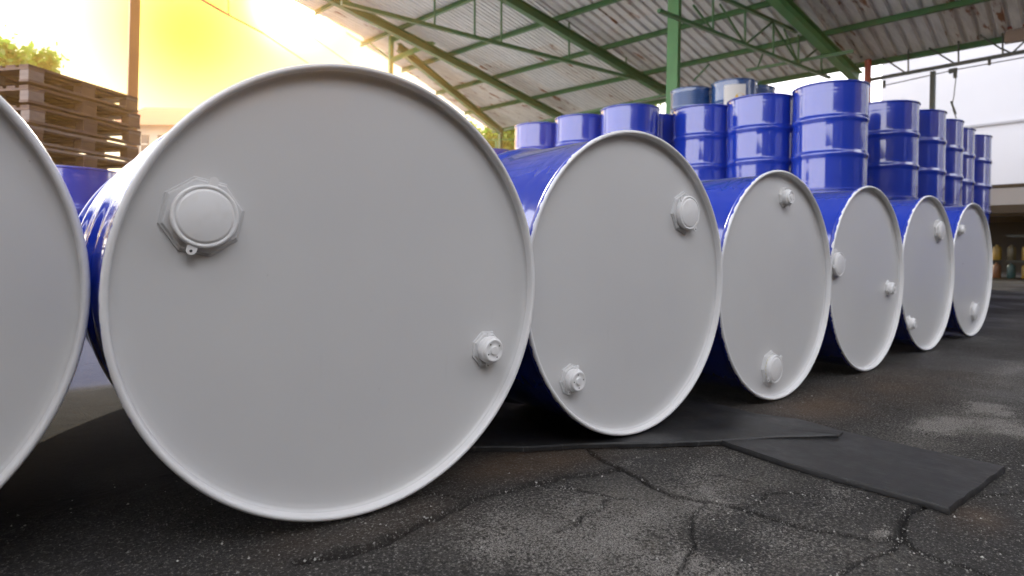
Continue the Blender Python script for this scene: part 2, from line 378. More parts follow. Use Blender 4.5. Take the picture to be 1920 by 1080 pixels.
    o = bpy.data.objects.new('ground', me); COL.objects.link(o); tag(o, kind='structure')
build_ground()

def build_grit():
    rs = np.random.RandomState(11); V = []; Fc = []; S0 = .5848
    ico = np.array([(1, 0, 0), (-1, 0, 0), (0, 1, 0), (0, -1, 0), (0, 0, 1), (0, 0, -1)], float)
    fi = [(0, 2, 4), (2, 1, 4), (1, 3, 4), (3, 0, 4), (2, 0, 5), (1, 2, 5), (3, 1, 5), (0, 3, 5)]
    P = []
    for k in range(3800): P.append(at_z(rs.uniform(-40, 1960), 1100-250*rs.rand()**1.0-rs.rand()*60, -.012)[:2])
    for pts, wd, dp in cracks_px:
        Wd = [at_z(a, b, -.012)[:2] for a, b in pts]
        for k in range(60):
            j = rs.randint(len(Wd)-1); t = rs.rand(); P.append(Wd[j]+(Wd[j+1]-Wd[j])*t+rs.normal(size=2)*.006)
    for i in range(-1, 6):
        for k in range(170): P.append(np.array([i*S0+rs.normal()*.09, rs.normal()*.035-.03]))
    for p in P:
        if p[1] > .0 and p[0] > .05: continue
        r0 = .0006+.0016*rs.rand()**4; A = ico*r0*rs.uniform(.6, 1.3, (6, 1)); z = float(gz(p[0]))-.0045*float(rs.rand())*.3-.003
        b = len(V); V += [(p[0]+a[0], p[1]+a[1], z+a[2]+r0*.5) for a in A]; Fc += [tuple(i+b for i in f) for f in fi]
    M = mat('grit_stone', (.3, .29, .27), .6); g_ = nn(M, 'ShaderNodeTexNoise'); g_.inputs['Scale'].default_value = 90; tc = nn(M, 'ShaderNodeTexCoord'); lk(M, tc.outputs['Object'], g_.inputs['Vector'])
    lk(M, ramp(M, g_.outputs[0], [(.35, (.09, .08, .07)), (.5, (.22, .21, .19)), (.68, (.60, .58, .54))]), BS(M).inputs['Base Color'])
    o = link_mesh('grit', V, Fc, M); tag(o, kind='stuff')
build_grit()

# ------------------------------------------------------------------ rubber mats
def rubber():
    M = mat('black_rubber', (.018, .018, .019), .45)
    v_ = coords(M); n1 = noise(M, v_, 12, 6, .7); n2 = noise(M, coords(M, (60, 8, 8)), 3, 4, .7); n3 = noise(M, v_, 300, 3)
    c = mixc(M, ramp(M, n1, [(.35, 0.0), (.75, 1.0)]), (.012, .012, .013), (.038, .037, .037))
    c = mixc(M, ramp(M, n2, [(.58, 0.0), (.74, .5)]), c, (.17, .165, .155))
    lk(M, c, BS(M).inputs['Base Color']); lk(M, ramp(M, n1, [(.3, .33), (.7, .6)]), BS(M).inputs['Roughness'])
    lk(M, bump(M, n3, .3, .0008, bump(M, n1, .3, .004)), BS(M).inputs['Normal']); return M
MRUB = rubber()
def matslab(name, poly, zf, th, label):
    """polygon slab with ragged edges; zf(x, y) = height of its underside"""
    pts = []
    for i, a in enumerate(poly):
        b = poly[(i+1) % len(poly)]; a, b = np.array(a), np.array(b); n = max(2, int(np.linalg.norm(b-a)/.012))
        nrm = np.array([b[1]-a[1], a[0]-b[0]])/np.linalg.norm(b-a)
        for k in range(n):
            t = k/n; p = a+(b-a)*t
            j = (vnoise(np.array([p[0]*40]), np.array([p[1]*40+i*9]))[0]-.5)*.003 if 0 < k else 0
            pts.append(p+nrm*j)
    bm = bmesh.new(); c = np.mean(pts, 0)
    rings = [(1.0, 0), (1.0, th*.75), (.992, th)]
    R = []
    for s, dz in rings:
        R.append([bm.verts.new((c[0]+(p[0]-c[0])*s, c[1]+(p[1]-c[1])*s, zf(p[0], p[1])+dz)) for p in pts])
    for a, b in zip(R[:-1], R[1:]):
        for k in range(len(pts)):
            k2 = (k+1) % len(pts); bm.faces.new((a[k], a[k2], b[k2], b[k]))
    prev = R[-1]
    for s in (.8, .6, .4, .2):
        nr = [bm.verts.new((c[0]+(p[0]-c[0])*s, c[1]+(p[1]-c[1])*s, zf(c[0]+(p[0]-c[0])*s, c[1]+(p[1]-c[1])*s)+th)) for p in pts]
        for k in range(len(pts)):
            k2 = (k+1) % len(pts); bm.faces.new((prev[k], prev[k2], nr[k2], nr[k]))
        prev = nr
    bm.faces.new(prev)
    bmesh.ops.recalc_face_normals(bm, faces=bm.faces)
    me = bpy.data.meshes.new(name); bm.to_mesh(me); bm.free(); me.materials.append(MRUB)
    me.polygons.foreach_set('use_smooth', [True]*len(me.polygons)); me.set_sharp_from_angle(angle=math.radians(35))
    o = bpy.data.objects.new(name, me); COL.objects.link(o); return tag(o, label, 'rubber mat')
def mz1(x, y): return gz(x)+.0003+.006*max(0, min(1, (x-.70)/.2))*max(0, min(1, (-y-.05)/.12))
def W(px, py): return tuple(at_z(px, py, -.008)[:2])
matslab('rubber_mat', [(.10, .17), W(880, 852), W(1000, 850), W(1100, 842), W(1220, 838), W(1345, 832), W(1450, 826), W(1572, 824), W(1580, 816), W(1500, 792), W(1420, 778), (.98, .30), (.98, .7), (.12, .7)], mz1, MAT_T,
        'black rubber sheet lying under the front drums, its ragged long edge curling up')
matslab('rubber_mat', [W(1352, 831), W(1470, 872), W(1600, 908), W(1780, 960), W(1885, 876), W(1700, 836), W(1540, 800)], lambda x, y: gz(x)-.0012, .0095,
        'loose black rectangular rubber offcut in the foreground right, its corner pointing at the viewer')

# ------------------------------------------------------------------ drums
H_D = .88
head_prof = [(0.0, .0140), (.06, .0141), (.12, .0143), (.18, .0146), (.225, .0150), (.255, .0156), (.272, .0160), (.2785, .0160), (.2808, .0154), (.2822, .0138), (.2827, .0110)]
chime_prof = [(.2827, .0110), (.2830, .0050), (.2836, .0022), (.2847, .0006), (.2862, -.0001), (.2880, .0000), (.2897, .0010), (.2907, .0030), (.2910, .0062), (.2906, .0100), (.2892, .0128), (.2868, .0142)]
def hoop(c, wd=.037, base=.2815, top=.2920):
    out_ = []
    for t in np.linspace(-1, 1, 13):
        out_.append((base+(top-base)*(math.cos(t*math.pi)*.5+.5), c+t*wd))
    return out_
def body_prof():
    p = [(.2868, .0142), (.2822, .0175), (.2815, .030)]
    for c in (.055, .085):                                  # small corrugations near the ends
        for t in np.linspace(-1, 1, 7): p.append((.2815-.0004*(math.cos(t*math.pi)*.5+.5), c+t*.012))
    p += [(.2815, .14), (.2815, .22)]+hoop(.295)+[(.2815, .36), (.2815, .44), (.2815, .52)]+hoop(.585)+[(.2815, .66), (.2815, .74)]
    for c in (H_D-.085, H_D-.055):
        for t in np.linspace(-1, 1, 7): p.append((.2815-.0004*(math.cos(t*math.pi)*.5+.5), c+t*.012))
    p += [(.2815, H_D-.030), (.2822, H_D-.0175), (.2868, H_D-.0142)]
    return p
def mesh_from(name, V, Fc, material, sharp=40):
    o = link_mesh(name, V, Fc, material, smooth=True, sharp=sharp); fix(o); o.data.set_sharp_from_angle(angle=math.radians(sharp))
    me = o.data; bpy.data.objects.remove(o); return me
SEG = 160
ME = {}
V, Fc = lathe(head_prof, SEG); ME['head'] = mesh_from('drum_head', V, Fc, MG)
V, Fc = lathe(chime_prof, SEG); ME['chime'] = mesh_from('chime', V, Fc, MC)
V, Fc = lathe(body_prof(), SEG)
ME['body'] = mesh_from('body', V, Fc, MB)
V, Fc = lathe([(r, H_D-h) for r, h in chime_prof], SEG); ME['chime_b'] = mesh_from('rear_chime', V, Fc, MB)
V, Fc = lathe([(r, H_D-h) for r, h in head_prof], SEG); ME['head_b'] = mesh_from('rear_head', V, Fc, MB)
V, Fc = lathe([(r, h) for r, h in head_prof], SEG); ME['head_f_blue'] = mesh_from('blue_head', V, Fc, MB)
V, Fc = lathe([(r, h) for r, h in chime_prof], SEG); ME['chime_f_blue'] = mesh_from('blue_chime', V, Fc, MB)
# the welded seam along the side
V, Fc = boxv((0, H_D/2, .2818), (.0022, 0, 0), (0, H_D/2-.03, 0), (0, 0, .0007)); ME['seam'] = mesh_from('seam', V, Fc, MB)

def ngon_prism(n, r0, r1, y0, y1, rot=0, cx=0, cz=0):
    V = []; 
    for r, y in ((r0, y0), (r1, y1)):
        for k in range(n):
            a = rot+2*math.pi*k/n; V.append((cx+r*math.cos(a), y, cz+r*math.sin(a)))
    Fc = [(k, (k+1) % n, n+(k+1) % n, n+k) for k in range(n)]+[tuple(range(n)), tuple(range(n, 2*n))]
    return V, Fc
def ear(ang, r_in, r_out, wd, y0, y1, hole=True):
    """flat tongue with a rounded end standing off the cap rim, in the xz plane"""
    V2 = [(r_in, -wd), (r_out-wd, -wd)]+[(r_out-wd+wd*math.sin(t), -wd*math.cos(t)) for t in np.linspace(.3, math.pi-.3, 7)]+[(r_out-wd, wd), (r_in, wd)]
    c, s = math.cos(ang), math.sin(ang); n = len(V2)
    V = [(a*c-b*s, y, a*s+b*c) for y in (y0, y1) for a, b in V2]
    Fc = [(k, (k+1) % n, n+(k+1) % n, n+k) for k in range(n)]+[tuple(range(n)), tuple(range(n, 2*n))]
    return V, Fc
HEADY = .0146
def bung_meshes():
    # large closure (2 inch): octagonal flange, capseal ring, raised disc, two ears
    ME['flange_L'] = mesh_from('flange', *joinv([ngon_prism(8, .0535, .0520, HEADY+.001, HEADY-.0030, .2), ngon_prism(8, .0505, .0480, HEADY-.0035, HEADY-.0062, .2)]), MG, 20)
    prof = [(.0385, HEADY-.003), (.0400, HEADY-.008), (.0408, HEADY-.0125), (.0408, HEADY-.0165), (.0400, HEADY-.0182), (.0380, HEADY-.0188), (.0362, HEADY-.0180), (.0352, HEADY-.0168), (.0344, HEADY-.0172), (.0336, HEADY-.0190), (.0315, HEADY-.0198), (0, HEADY-.0200)]
    ME['cap_L'] = mesh_from('cap', *lathe(prof, 72), MCAP, 50)
    ME['ears_L'] = [mesh_from('tab', *ear(a, .0395, .0525, .0062, HEADY-.0150, HEADY-.0165), MCAP, 30) for a in (math.radians(78), math.radians(250))]
    hl = []
    for a in (math.radians(250),):
        hl.append(ngon_prism(10, .0018, .0018, HEADY-.0164, HEADY-.0168, 0, .0475*math.cos(a), .0475*math.sin(a)))
    ME['hole_L'] = mesh_from('tab_hole', *joinv(hl), MHOLE)
    # small closure (3/4 inch)
    ME['flange_S'] = mesh_from('flange', *joinv([ngon_prism(8, .0330, .0320, HEADY+.001, HEADY-.0028, .35), ngon_prism(8, .0300, .0275, HEADY-.0028, HEADY-.0055, .35)]), MG, 20)
    prof = [(.0225, HEADY-.003), (.0232, HEADY-.009), (.0238, HEADY-.0150), (.0232, HEADY-.0175), (.0215, HEADY-.0183), (.0203, HEADY-.0190), (.0200, HEADY-.0230), (.0190, HEADY-.0243), (.0175, HEADY-.0247), (.0155, HEADY-.0236), (.0120, HEADY-.0228), (.0085, HEADY-.0230), (.0075, HEADY-.0236), (.0068, HEADY-.0250), (.0, HEADY-.0252)]
    ME['cap_S'] = mesh_from('cap', *lathe(prof, 56), MCAP, 50)
    ME['ears_S'] = [mesh_from('tab', *ear(a, .0225, .0315, .0036, HEADY-.0100, HEADY-.0115), MCAP, 30) for a in (math.radians(95), math.radians(262))]
    dots = [ngon_prism(8, .0013, .0013, HEADY-.0236, HEADY-.0240, 0, .0135*math.cos(a), .0135*math.sin(a)) for a in (2.2, 3.6, .6, 5.2)]
    dots += [ngon_prism(8, .0011, .0011, HEADY-.0114, HEADY-.0118, 0, .0280*math.cos(math.radians(262)), .0280*math.sin(math.radians(262)))]
    ME['dots_S'] = [mesh_from('dimple', *d_, MHOLE) for d_ in dots]
bung_meshes()
def part(name, me, parent, loc=(0, 0, 0), rot=(0, 0, 0)):
    o = bpy.data.objects.new(name, me); COL.objects.link(o); o.parent = parent; o.location = loc; o.rotation_euler = rot; return o

#        idx  dx      dy      dz      yaw     angle of big bung, twist of big cap, twist of small cap
LYING = [
 (-1, .0016, .0229, .0071, .0199, 60, 0, 0, 'grey ended blue drum on its side, cut off by the left edge'),
 (0, .0014, -.0247, .0034, -.0240, 155.5, -156, -155, 'largest nearest blue drum on its side, big cap upper left on its grey end'),
 (1, -.0010, -.0096, .0019, -.0102, 42, -98, 60, 'second largest grey ended drum, big white cap at its upper right, on the rubber sheet'),
 (2, .0015, -.0008, -.0159, -.0016, -97, 30, 40, 'lying drum with a yellow stained big cap at the bottom of its grey end'),
 (3, -.0014, .0008, -.0090, -.0053, 169, 20, 10, 'lying drum with its big white cap at the left edge of the grey end'),
 (4, -.0013, .0048, .0020, -.0114, 53, -70, 10, 'second farthest lying drum, big cap at the upper right of its grey end'),
 (5, -.0008, .0066, .0105, -.0157, -72, 30, 10, 'farthest lying drum at the right end of the row, its grey end bluish'),
]
S_D = .5848
for (i, dx, dy, dz, yaw, ba, tw, tw2, lab) in LYING:
    e = empty('oil_drum', (i*S_D+dx, dy, dz), lab, 'drum', 'blue steel drums lying in a row with grey ends to the front')
    e.rotation_euler = (0, 0, yaw)
    C0 = (0, 0, .291)
    b = part('body', ME['body'], e, C0, (0, math.radians(40+i*67), 0)); part('seam', ME['seam'], b)
    part('chime', ME['chime'], e, C0, (0, math.radians(i*31), 0)); h = part('head', ME['head'], e, C0, (0, 0, 0))
    part('rear_chime', ME['chime_b'], e, C0); part('rear_head', ME['head_b'], e, C0)
    a = math.radians(ba)
    def place(kind, rad, ang, tw, fl_tw):
        c = (rad*math.cos(ang), .0021, .291+rad*math.sin(ang))
        f = part('flange', ME['flange_'+kind], e, c, (0, fl_tw, 0))
        cp = part('cap', ME['cap_'+kind], e, c)
        f.scale = (.86, .86, .86); cp.scale = (.86, .86, .86)
        for q in ME['ears_'+kind]: part('tab', q, cp, (0, 0, 0), (0, math.radians(tw), 0))
        for q in ([ME['hole_L']] if kind == 'L' else ME['dots_S']): part('tab_hole' if kind == 'L' else 'dimple', q, cp, (0, 0, 0), (0, math.radians(tw), 0))
        return cp
    TWL = {0: 0, 1: -55, 2: 35, 3: 60, 4: -80, 5: 20, -1: 0}[i]; TWS = {0: 0, 1: 25, 2: 150, 3: 60, 4: 40, 5: 70, -1: 0}[i]
    RB = {3: .235, 4: .205, 5: .195}.get(i, .213); RS = {1: .238, 3: .190, 4: .245, 5: .235}.get(i, .226)
    cp = place('L', RB, a, TWL, 0.12*i)
    place('S', RS, a+math.pi+({1: .05, 4: -.10, 5: .45}.get(i, 0)), TWS, .3*i)
    if i == 2:
        V, Fc = ngon_prism(24, .0395, .0400, HEADY-.0050, HEADY-.0078)
        V = [p for p in V]; g = part('gasket', mesh_from('gasket', V, Fc, MYEL), cp)

# standing drums
ST_PARTS = [('body', 'body'), ('seam', 'seam'), ('bottom_chime', 'chime_b'), ('top_chime', 'chime_f_blue'), ('lid', 'head_f_blue')]
def standing_proto(name='oil_drum', mats=None):
    e = empty(name, (0, 0, 0))
    RX = (-math.pi/2, 0, 0)      # local y (0 = front) -> top at +z
    for nm, k in ST_PARTS:
        o = part(nm, ME[k], e, (0, 0, H_D), RX) if nm != 'seam' else None
    bd = [c for c in e.children if c.name.startswith('body')][0]
    part('seam', ME['seam'], bd)
    return e
proto = standing_proto()
used = False
def put_drum(x, y, z, label, group, rot=None, src=None):
    global used
    s = src or proto
    if src is None and not used: o = s; used = True
    else: o = copy_tree(s)
    o.location = (x, y, z); o.rotation_euler = (0, 0, R_.uniform(0, 6.28) if rot is None else rot)
    tag(o, label, 'drum', group); return o
GS = 'upright blue drums stacked two high'
stacks = [
 (5.040, 1.485, 'stack looking tallest and widest, in the middle of the upright drums', 1),
 (5.005, 2.078, 'stack just left of the tallest looking one', 1),
 (4.965, 2.640, 'first bright stack right of the green column', 1),
 (4.930, 3.225, 'narrow dark stack at the foot of the green column', 1),
 (4.430, 3.121, 'stack just left of the green column', 1),
 (4.400, 3.735, 'middle of the three stacks left of the green column', 1),
 (4.340, 4.330, 'leftmost of the three stacks left of the green column', 1),
 (6.057, 1.427, 'first stack right of the tallest looking one', 1),
 (6.648, 1.377, 'second stack right of the tallest looking one', 1),
 (7.240, 1.381, 'third stack right of the tallest looking one', 1),
 (7.830, 1.420, 'fourth stack right of the tallest looking one', 1),
 (8.420, 1.402, 'farthest right stack by the white wall', 1),
 (5.05, 6.05, 'small far stack peeping out left of the others', 1),
]
for x, y, lab, k in stacks:
    for lev in (0, 1):
        put_drum(x+R_.uniform(-.004, .004)*lev, y+R_.uniform(-.004, .004)*lev, lev*H_D+.002*lev,
                 ('upper' if lev else 'lower')+' blue drum, '+lab, GS)
# teal drums, three high
tp = empty('oil_drum', (0, 0, 0))
def teal_prof():
    p = [(.2868, .0142), (.2820, .0170), (.2820, .040)]
    for c in np.arange(.07, .26, .028):
        for t in np.linspace(-1, 1, 5): p.append((.2835-.0035*(math.cos(t*math.pi)*.5+.5), c+t*.010))
    p += hoop(.295)+[(.2820, .36), (.2820, .52)]+hoop(.585)
    for c in np.arange(.65, .84, .028):
        for t in np.linspace(-1, 1, 5): p.append((.2835-.0035*(math.cos(t*math.pi)*.5+.5), c+t*.010))
    p += [(.2820, H_D-.017), (.2868, H_D-.0142)]; return p
V, Fc = lathe(teal_prof(), 96); ME['tbody'] = mesh_from('teal_body', V, Fc, MT)
V, Fc = lathe([(r, h) for r, h in body_prof()], 96); ME['tbody2'] = mesh_from('teal_body_plain', V, Fc, MT)
for nm, k in (('bottom_chime', 'chime_b'), ('top_chime', 'chime_f_blue'), ('lid', 'head_f_blue')):
    me = ME[k].copy(); me.materials.clear(); me.materials.append(MT); ME['t'+k] = me
RX = (-math.pi/2, 0, 0)
for nm, k in (('body', 'tbody'), ('bottom_chime', 'tchime_b'), ('top_chime', 'tchime_f_blue'), ('lid', 'thead_f_blue')): part(nm, ME[k], tp, (0, 0, H_D), RX)
GT = 'teal blue drums stacked three high beside the green column'
T_XY = [(7.14, 4.21, 'ribbed, directly right of the green column'), (7.225, 3.615, 'with the white label'), (7.72, 3.61, 'dark, right of the labelled one')]
first = True
for ti, (x, y, lab) in enumerate(T_XY):
    for lev in range(3):
        lv = ['bottom', 'middle', 'top'][lev]
        o = tp if first else copy_tree(tp); first = False
        o.location = (x, y, lev*(H_D+.002)); o.rotation_euler = (0, 0, R_.uniform(0, 6))
        if ti == 1 and lev == 2:
            for c in o.children:
                if c.name.startswith('body'): c.data = ME['tbody2']
            o.rotation_euler = (0, 0, 0)
        tag(o, f'{lv} teal blue drum of the stack of three '+{0: 'directly right of the green column', 1: 'whose top drum has a white label', 2: 'behind and right of the labelled drum'}[ti], 'drum', GT)
        if ti == 1 and lev == 2: labelled = o
# white label with a yellow round mark, curved round the drum
def curved_patch(r, a0, a1, z0, z1, n=16):
    V = []; Fc = []
    for k in range(n+1):
        a = a0+(a1-a0)*k/n
        for z in (z0, z1): V.append((r*math.cos(a), r*math.sin(a), z))
    for k in range(n): Fc.append((2*k, 2*k+2, 2*k+3, 2*k+1))
    return V, Fc
MLAB = mat('paper_label', (.72, .70, .66), .6); MMARK = mat('yellow_mark', (.75, .48, .05), .6)
la = math.atan2(CP[1]-3.615, CP[0]-7.225)
V, Fc = curved_patch(.2925, la-.42, la+.52, .30, .80); lb = link_mesh('label', V, Fc, MLAB, labelled)
V = []; n = 20
for k in range(n):
    a = 2*math.pi*k/n; aa = la+.27+(.047/.2932)*1.3*math.cos(a); V.append((.2932*math.cos(aa), .2932*math.sin(aa), .62+.062*math.sin(a)))
link_mesh('round_mark', V, [tuple(range(n))], MMARK, lb)
# drum standing below the pallet stack, seen between the two nearest lying drums
p = at_depth(138, 312, 4.42); put_drum(p[0], p[1], 0, 'upright blue drum by the pallets, seen between two lying drums', GS)
GR = 'blue drums standing off to the right of the picture'
ORD = ['first', 'second', 'third', 'fourth', 'fifth', 'sixth', 'seventh', 'eighth', 'ninth', 'tenth']
for k, (x, y) in enumerate([(6.2, -.95), (6.8, -.97), (7.4, -.94), (6.2, -1.56), (6.8, -1.55), (7.4, -1.57)]):
    for lev in (0, 1):
        put_drum(x, y, lev*(H_D+.002), ('upper' if lev else 'lower')+f' blue drum beyond the right edge of the frame, {ORD[k]} stack of its block', GR)
MCR = mat('blocker_board', (.16, .13, .10), .8)
pos_ = [(-2.15, -.70-1.2*k, 1.1, 2.5) for k in range(3)]+[(-1.2+1.25*k, -3.3, 1.1, 1.55) for k in range(3)]  # unseen crates added to block light reaching the drum ends
for k, (x, y, wd_, h_) in enumerate(pos_):
    cr = empty('blocker_crate', (x, y, 0), f'added light-blocking crate outside the frame, {ORD[k]} one counted round behind the viewer', 'crate', 'crates added outside the frame to block light')
    V, Fc = boxv((x, y, h_/2), (wd_/2, 0, 0), (0, wd_/2, 0), (0, 0, h_/2)); wmesh('box', V, Fc, MCR, cr)
    for sx in (-1, 1):
        for sy in (-1, 1):
            V, Fc = boxv((x+sx*wd_/2, y+sy*wd_/2, h_/2), (.04, 0, 0), (0, .04, 0), (0, 0, h_/2+.01)); wmesh('blocker_batten', V, Fc, MCR, cr)

# ------------------------------------------------------------------ shed
ZE = 4.0
E1 = at_z(947, 233, ZE); E2 = at_z(1800, 72, ZE)
et = (E1-E2)/np.linalg.norm(E1-E2)                       # along the eave, away from the viewer
sl = np.array([0.9818, .004, -.1896]); sl = sl-et*(sl@et); es = -sl/np.linalg.norm(sl)   # up the slope
nr = np.cross(es, et); nr = nr if nr[2] > 0 else -nr; nr /= np.linalg.norm(nr)
def rp(x, y, off=0.0): return at_plane(x, y, E2+nr*off, nr)
def st(P): return (P-E2)@es, (P-E2)@et
shed = empty('open_shed', (E2[0], E2[1], 0), 'open sided shed with a rusty corrugated roof on green steel frames', 'shed')
S_E = -0.35
def roof_mat(name, rust, col=(.78, .76, .73)):
    M = mat(name, col, .5, metal=0.0)
    v_ = coords(M); tc = nn(M, 'ShaderNodeTexCoord')
    mp = nn(M, 'ShaderNodeMapping'); lk(M, tc.outputs['Object'], mp.inputs[0]); mp.inputs['Scale'].default_value = (1.6, 7.5, 1)
    n1 = noise(M, mp.outputs[0], .9, 6, .65); n2 = noise(M, coords(M, (1.2, 9, 1)), 1.6, 5, .7); n3 = noise(M, v_, .25, 2)
    c = mixc(M, ramp(M, n2, [(.3, 0.0), (.75, 1.0)]), col, tuple(x*.66 for x in col))
    rc = mixc(M, n2, (.30, .10, .03), (.16, .06, .03))
    c = mixc(M, ramp(M, n1, [(rust, 0.0), (rust+.06, 1.0)]), c, rc)
    lk(M, c, BS(M).inputs['Base Color']); lk(M, ramp(M, n2, [(.3, .4), (.8, .7)]), BS(M).inputs['Roughness'])
    return M
RM = [roof_mat('galvanised_sheet', .66), roof_mat('galvanised_sheet_rusty', .57, (.74, .70, .65)), roof_mat('galvanised_sheet_pale', .78, (.76, .75, .73))]
# north edge of the roof: from pixels on the plane
edge = [st(rp(927, 247)), st(rp(873, 213)), st(rp(785, 150)), st(rp(730, 103)), st(rp(690, 78)), st(rp(640, 58)), st(rp(598, 30)), st(rp(560, 5))]
eT = [e[1] for e in edge]; eS = [e[0] for e in edge]
T_S = -4.4
def smax(t):
    """upper end of a sheet at run t"""
    lim = 14.5
    if t > min(eT):
        o = np.argsort(eT); return float(np.interp(t, np.array(eT)[o], np.array(eS)[o]))
    return lim
def sheet(t0, t1, s0f, s1f, pitch, off, material):
    """trapezoid ribbed sheet; ribs run up the slope"""
    n = max(1, round((t1-t0)/pitch)); pt = (t1-t0)/n; V = []; Fc = []; cols = []
    for k in range(n):
        b = t0+k*pt
        for u, h in ((0, 0), (.56, 0), (.68, 1), (.88, 1)): cols.append((b+u*pt, h))
    cols.append((t1, 0))
    hh = .036 if pitch < .15 else .045
    for (t, h) in cols:
        for f in (s0f, s1f): 
            s = f(t) if callable(f) else f
            V.append(E2+et*t+es*s+nr*(off+h*hh))
    for k in range(len(cols)-1): Fc.append((2*k, 2*k+1, 2*k+3, 2*k+2))
    return wmesh('roof_sheet', V, Fc, material, shed)
t = T_S
TMAX = max(eT)
row = 0
while t < TMAX-.05:
    wdt = 0.76; t1 = min(t+wdt, TMAX)
    pitch = .19 if t < 5.2 else .095
    cuts = [S_E, 2.9+R_.uniform(-.1, .1), 6.2+R_.uniform(-.1, .1), 9.6+R_.uniform(-.1, .1), 14.5]
    for k in range(4):
        a, b = cuts[k], cuts[k+1]+.12
        if smax((t+t1)/2) < a: continue
        mtl = RM[R_.choice([0, 0, 1, 2])] if t < 5.2 else RM[R_.choice([0, 1, 1, 2])]
        hi = (lambda tt, b=b: min(b, max(smax(tt), a+.01)))
        sheet(t, t1+.02, a, hi, pitch, .004*(k % 2)+.0025*(row % 2), mtl)
    t = t1; row += 1
def purlin(s, t0, t1, wd=.05, ht=.095, m=MGREEN):
    a = E2+es*s+et*t0-nr*(ht/2+.004); b = E2+es*s+et*t1-nr*(ht/2+.004)
    V, Fc = channelv(a, b, wd, ht, .012, nr); wmesh('purlin', V, Fc, m, shed)
def tmax_at(s):
    ts = np.linspace(T_S, TMAX, 400); ok = [q for q in ts if smax(q) >= s]; return max(ok) if ok else T_S
sq = [-.22]
s = 1.2
while s < 14.4: sq.append(s); s += 1.33
for s in sq: purlin(s, T_S, tmax_at(s)-.02)
# rafters (I sections) below the purlins, up the slope
def rafter(px0, px1, wd=.11, ht=.18, m=MGREEN, ext=None):
    a = rp(*px0); b = rp(*px1); sa, ta = st(a); sb, tb = st(b)
    if ext:
        d = (sb-sa, tb-ta); k = (ext-sa)/d[0]; sb, tb = sa+d[0]*k, ta+d[1]*k
    P = E2+es*sa+et*ta-nr*(.135+ht/2); Q = E2+es*sb+et*tb-nr*(.135+ht/2)
    V, Fc = channelv(P, Q, wd, ht, .014, nr); wmesh('rafter', V, Fc, m, shed); return P, Q
ra = rafter((1250, 155), (1000, 2), ext=11)
rb = rafter((1063, 209), (827, 83), ext=8)
rc_ = rafter((941, 232), (750, 70))
rd = rafter((1612, 125), (1490, 0), .14, .22, MGREEN2, ext=9)
# truss 1: tie of rafter A with webs (vertical plane through the rafter)
def vplane(P, Q): d = (Q-P); n = np.cross(d, [0, 0, 1.]); return P, n/np.linalg.norm(n)
def truss(P0, n, tops, bots, webs, label, wd=.06, m=MGREEN, wr=.018):
    g = lambda x, y: at_plane(x, y, P0, n)
    ch = [beamv(g(*a), g(*b), wd, wd) for a, b in tops+bots]
    V, Fc = joinv(ch); o = wmesh('truss_chord', V, Fc, m, shed)
    for a, b in webs:
        V, Fc = rodv(g(*a), g(*b), wr, 6); V = np.array(V)-wloc(shed); link_mesh('web', V, Fc, m, o)
    return o
P0, n0 = vplane(*ra)
truss(P0, n0, [], [((640, 5), (1250, 163))], [((940, -20), (940, 80)), ((1067, 42), (1067, 112)), ((1174, 108), (1174, 141)), ((815, -30), (815, 48)), ((890, -60), (890, 66))], '')
# truss 2: parallel chords right of the column
T2 = at_z(1553, 143, 3.75)
truss(T2, np.array([0, 1., 0]), [((1350, -6), (1582, 100))], [((1235, 20), (1556, 146))],
      [((1337, -10), (1337, 60)), ((1397, 18), (1397, 84)), ((1450, 40), (1450, 106)), ((1497, 62), (1497, 124)), ((1540, 84), (1540, 140)),
       ((1397, 84), (1350, 8)), ((1397, 84), (1450, 40)), ((1497, 120), (1450, 45)), ((1497, 120), (1542, 84)), ((1497, 120), (1470, 55)), ((1337, 58), (1300, 10))], '', .05)
# lattice along the far side: chords parallel to the eave
T3 = E2+es*1.1; n3 = np.cross(et, [0, 0, 1.]); n3 /= np.linalg.norm(n3)
truss(T3, n3, [((947, 243), (1250, 178))], [((1400, 132), (1600, 96))], [((1300, 152), (1330, 120)), ((1420, 128), (1432, 96))], '', .05)
T4 = E2-es*0.1
truss(T4, n3, [((1585, 112), (1930, 26))], [((1630, 150), (1935, 94))],
      [((1703, 84), (1703, 136)), ((1797, 62), (1797, 118)), ((1880, 42), (1880, 103)), ((1655, 108), (1697, 136)), ((1742, 90), (1790, 119)), ((1838, 66), (1878, 92)), ((1880, 92), (1897, 100)), ((1897, 100), (1925, 74))], '', .055, MDARK, .014)
# thin conduit below that lattice, with clamps and hanging cable
g4 = lambda x, y: at_plane(x, y, T4, n3)
V, Fc = joinv([rodv(g4(1655, 161), g4(1790, 131), .009), rodv(g4(1790, 131), g4(1940, 104), .009), rodv(g4(1658, 151), g4(1658, 165), .022), rodv(g4(1855, 106), g4(1855, 122), .022)])
wmesh('conduit', V, Fc, MDARK, shed)
pts = [g4(1792, 133), g4(1792, 150), g4(1790, 165), g4(1789, 178), g4(1786, 192), g4(1787, 206), g4(1793, 222)]
cb = tubev(pts, .008)
bx = beamv(g4(1779, 134), g4(1795, 131), .06, .07); br = beamv(g4(1791, 134), g4(1791, 146), .05, .05); pl = rodv(g4(1783, 190), g4(1792, 214), .016)
V, Fc = joinv([cb]); c_ = wmesh('hanging_cable', V, Fc, MDARK); tag(c_, 'thin dark cable hanging from the lattice in front of the white wall', 'cable')
V, Fc = joinv([bx, br]); wmesh('pulley_block', V, Fc, MDARK, c_); V, Fc = pl; wmesh('plug', V, Fc, MDARK, c_)
